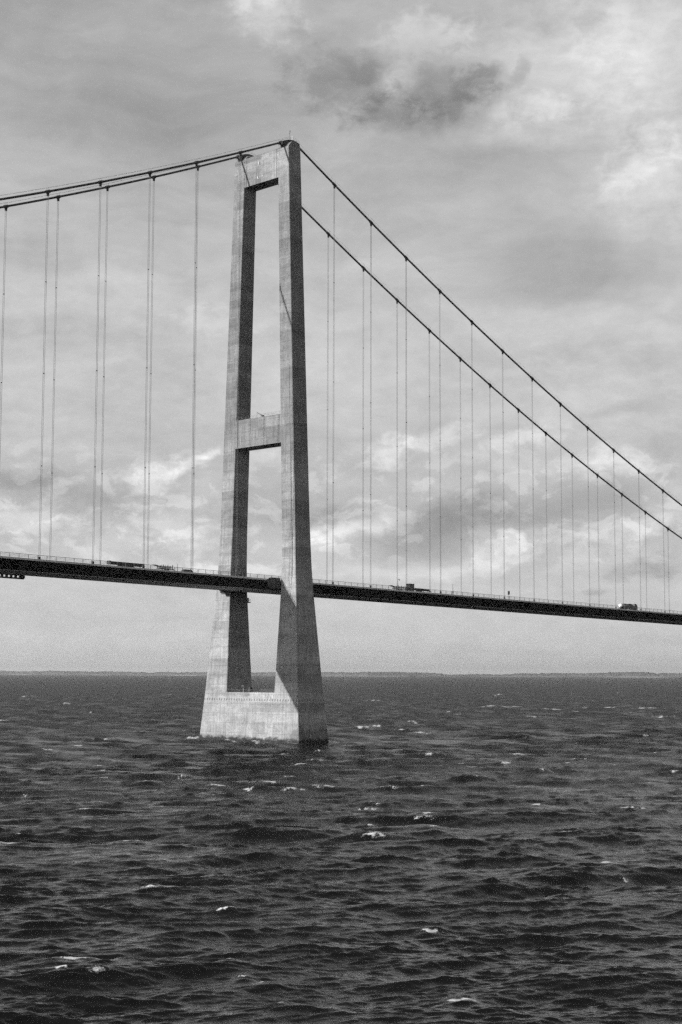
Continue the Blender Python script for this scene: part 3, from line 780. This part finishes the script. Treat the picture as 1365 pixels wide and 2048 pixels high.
    # cat's-paws and wind lanes: ruffled patches beside smoother ones
    lane = sample(t3, x*3.1+40, y*1.1-77, wd+1.35)[0]+.6*sample(t3, x*7.3, y*2.6, wd+1.2)[0]
    lane = lane*np.clip(1.25-R/2200, 0, 1)
    rip = np.clip(rip*(1+np.clip(lane*2.4, -.28, .4))+.06*np.clip(lane*3.2, -.6, .8)*(R > 250), .04, .62)
    rip = (rip*(1-.35*lee)).astype(np.float32)
    at = me.attributes.new('ripple', 'FLOAT', 'POINT'); at.data.foreach_set('value', np.concatenate([rip.ravel(), [.2]]).astype(np.float32))
    me.materials.append(sea_material())
    o = bpy.data.objects.new('sea', me); COL.objects.link(o); structure(o)
    if me.polygons[0].normal.z < 0: me.flip_normals()
build_sea()

# ------------------------------------------------------------------ far shore
def build_shore():
    m = bpy.data.materials.new('wooded_shore'); m.use_nodes = True
    g = NT(m.node_tree); b = g.n['Principled BSDF']
    geo = g.new('ShaderNodeNewGeometry'); sp = g.new('ShaderNodeSeparateXYZ'); g.l.new(geo.outputs['Position'], sp.inputs[0])
    n = g.noise(geo.outputs['Position'], .004, 6, .7)
    val = g.math('MULTIPLY_ADD', n, .10, .03)
    beach = g.math('MULTIPLY', g.smooth(sp.outputs[2], 6.0, 4.0), g.smooth(g.noise(geo.outputs['Position'], .0012, 3, .6), .42, .6))
    val = g.math('ADD', val, g.math('MULTIPLY', beach, .30))
    g.l.new(g.grey(val), b.inputs['Base Color']); b.inputs['Roughness'].default_value = 1; b.inputs['Specular IOR Level'].default_value = .05
    base = math.atan2(math.cos(TH), math.sin(TH))
    rng = np.random.default_rng(9)
    N = 1400; ang = np.radians(np.linspace(-26, 26, N)); deg = np.degrees(ang)
    def fbm(step, seed):
        r = np.random.default_rng(seed); q = r.standard_normal(N//step+3)
        return np.interp(np.arange(N)/step, np.arange(len(q)), q)
    hgt = 34 + np.where(deg < 1, (1-deg)*.6, 0) + 5*fbm(90, 1) + 4.5*fbm(30, 2) + 3*fbm(9, 3) + 1.8*fbm(3, 4) + 1.0*fbm(1, 5)
    hgt += 9*np.exp(-((deg-.7)/1.2)**2) + 8*np.exp(-((deg-11.5)/2.5)**2) + 5*np.exp(-((deg+5)/1.)**2) - 6*np.exp(-((deg-4)/1.0)**2)
    hgt = np.clip(hgt, 14, 70)
    D = 15000 + 700*np.sin(ang*7+1) + np.where(deg < 1, (1-deg)*330, 0)
    rows = []
    prof = [(0, -2), (20, 2.5), (60, 4.5), (75, .55), (110, .85), (200, 1.0), (700, .97), (1800, .9), (2600, -2)]
    V = []
    for off, z in prof:
        rr = D+off
        zz = hgt*z if 0 < z <= 1 else np.full(N, float(z))
        if 0 < z <= 1: zz = zz+rng.standard_normal(N)*1.1
        V.append(np.stack([CAM.x+rr*np.cos(base-ang), CAM.y+rr*np.sin(base-ang), zz], -1))
    V = np.concatenate(V); F = []
    for i in range(len(prof)-1):
        for j in range(N-1): F.append((i*N+j, i*N+j+1, (i+1)*N+j+1, (i+1)*N+j))
    me = bpy.data.meshes.new('far_shore'); me.from_pydata(V.tolist(), [], F); me.materials.append(m)
    o = bpy.data.objects.new('far_shore', me); COL.objects.link(o); structure(o)
build_shore()

# ------------------------------------------------------------------ haze over the whole strait
def build_haze():
    m = bpy.data.materials.new('sea_haze'); m.use_nodes = True
    g = NT(m.node_tree); g.n.clear(); out = g.new('ShaderNodeOutputMaterial'); pv = g.new('ShaderNodeVolumePrincipled')
    pv.inputs['Color'].default_value = (.95, .95, .95, 1); pv.inputs['Density'].default_value = 2.6e-5
    pv.inputs['Anisotropy'].default_value = .3
    g.l.new(pv.outputs[0], out.inputs['Volume'])
    mb = MB(); mb.box(-90000, 90000, -90000, 90000, -14, 290)
    o = mb.build('haze', m); o['kind'] = 'stuff'
build_haze()
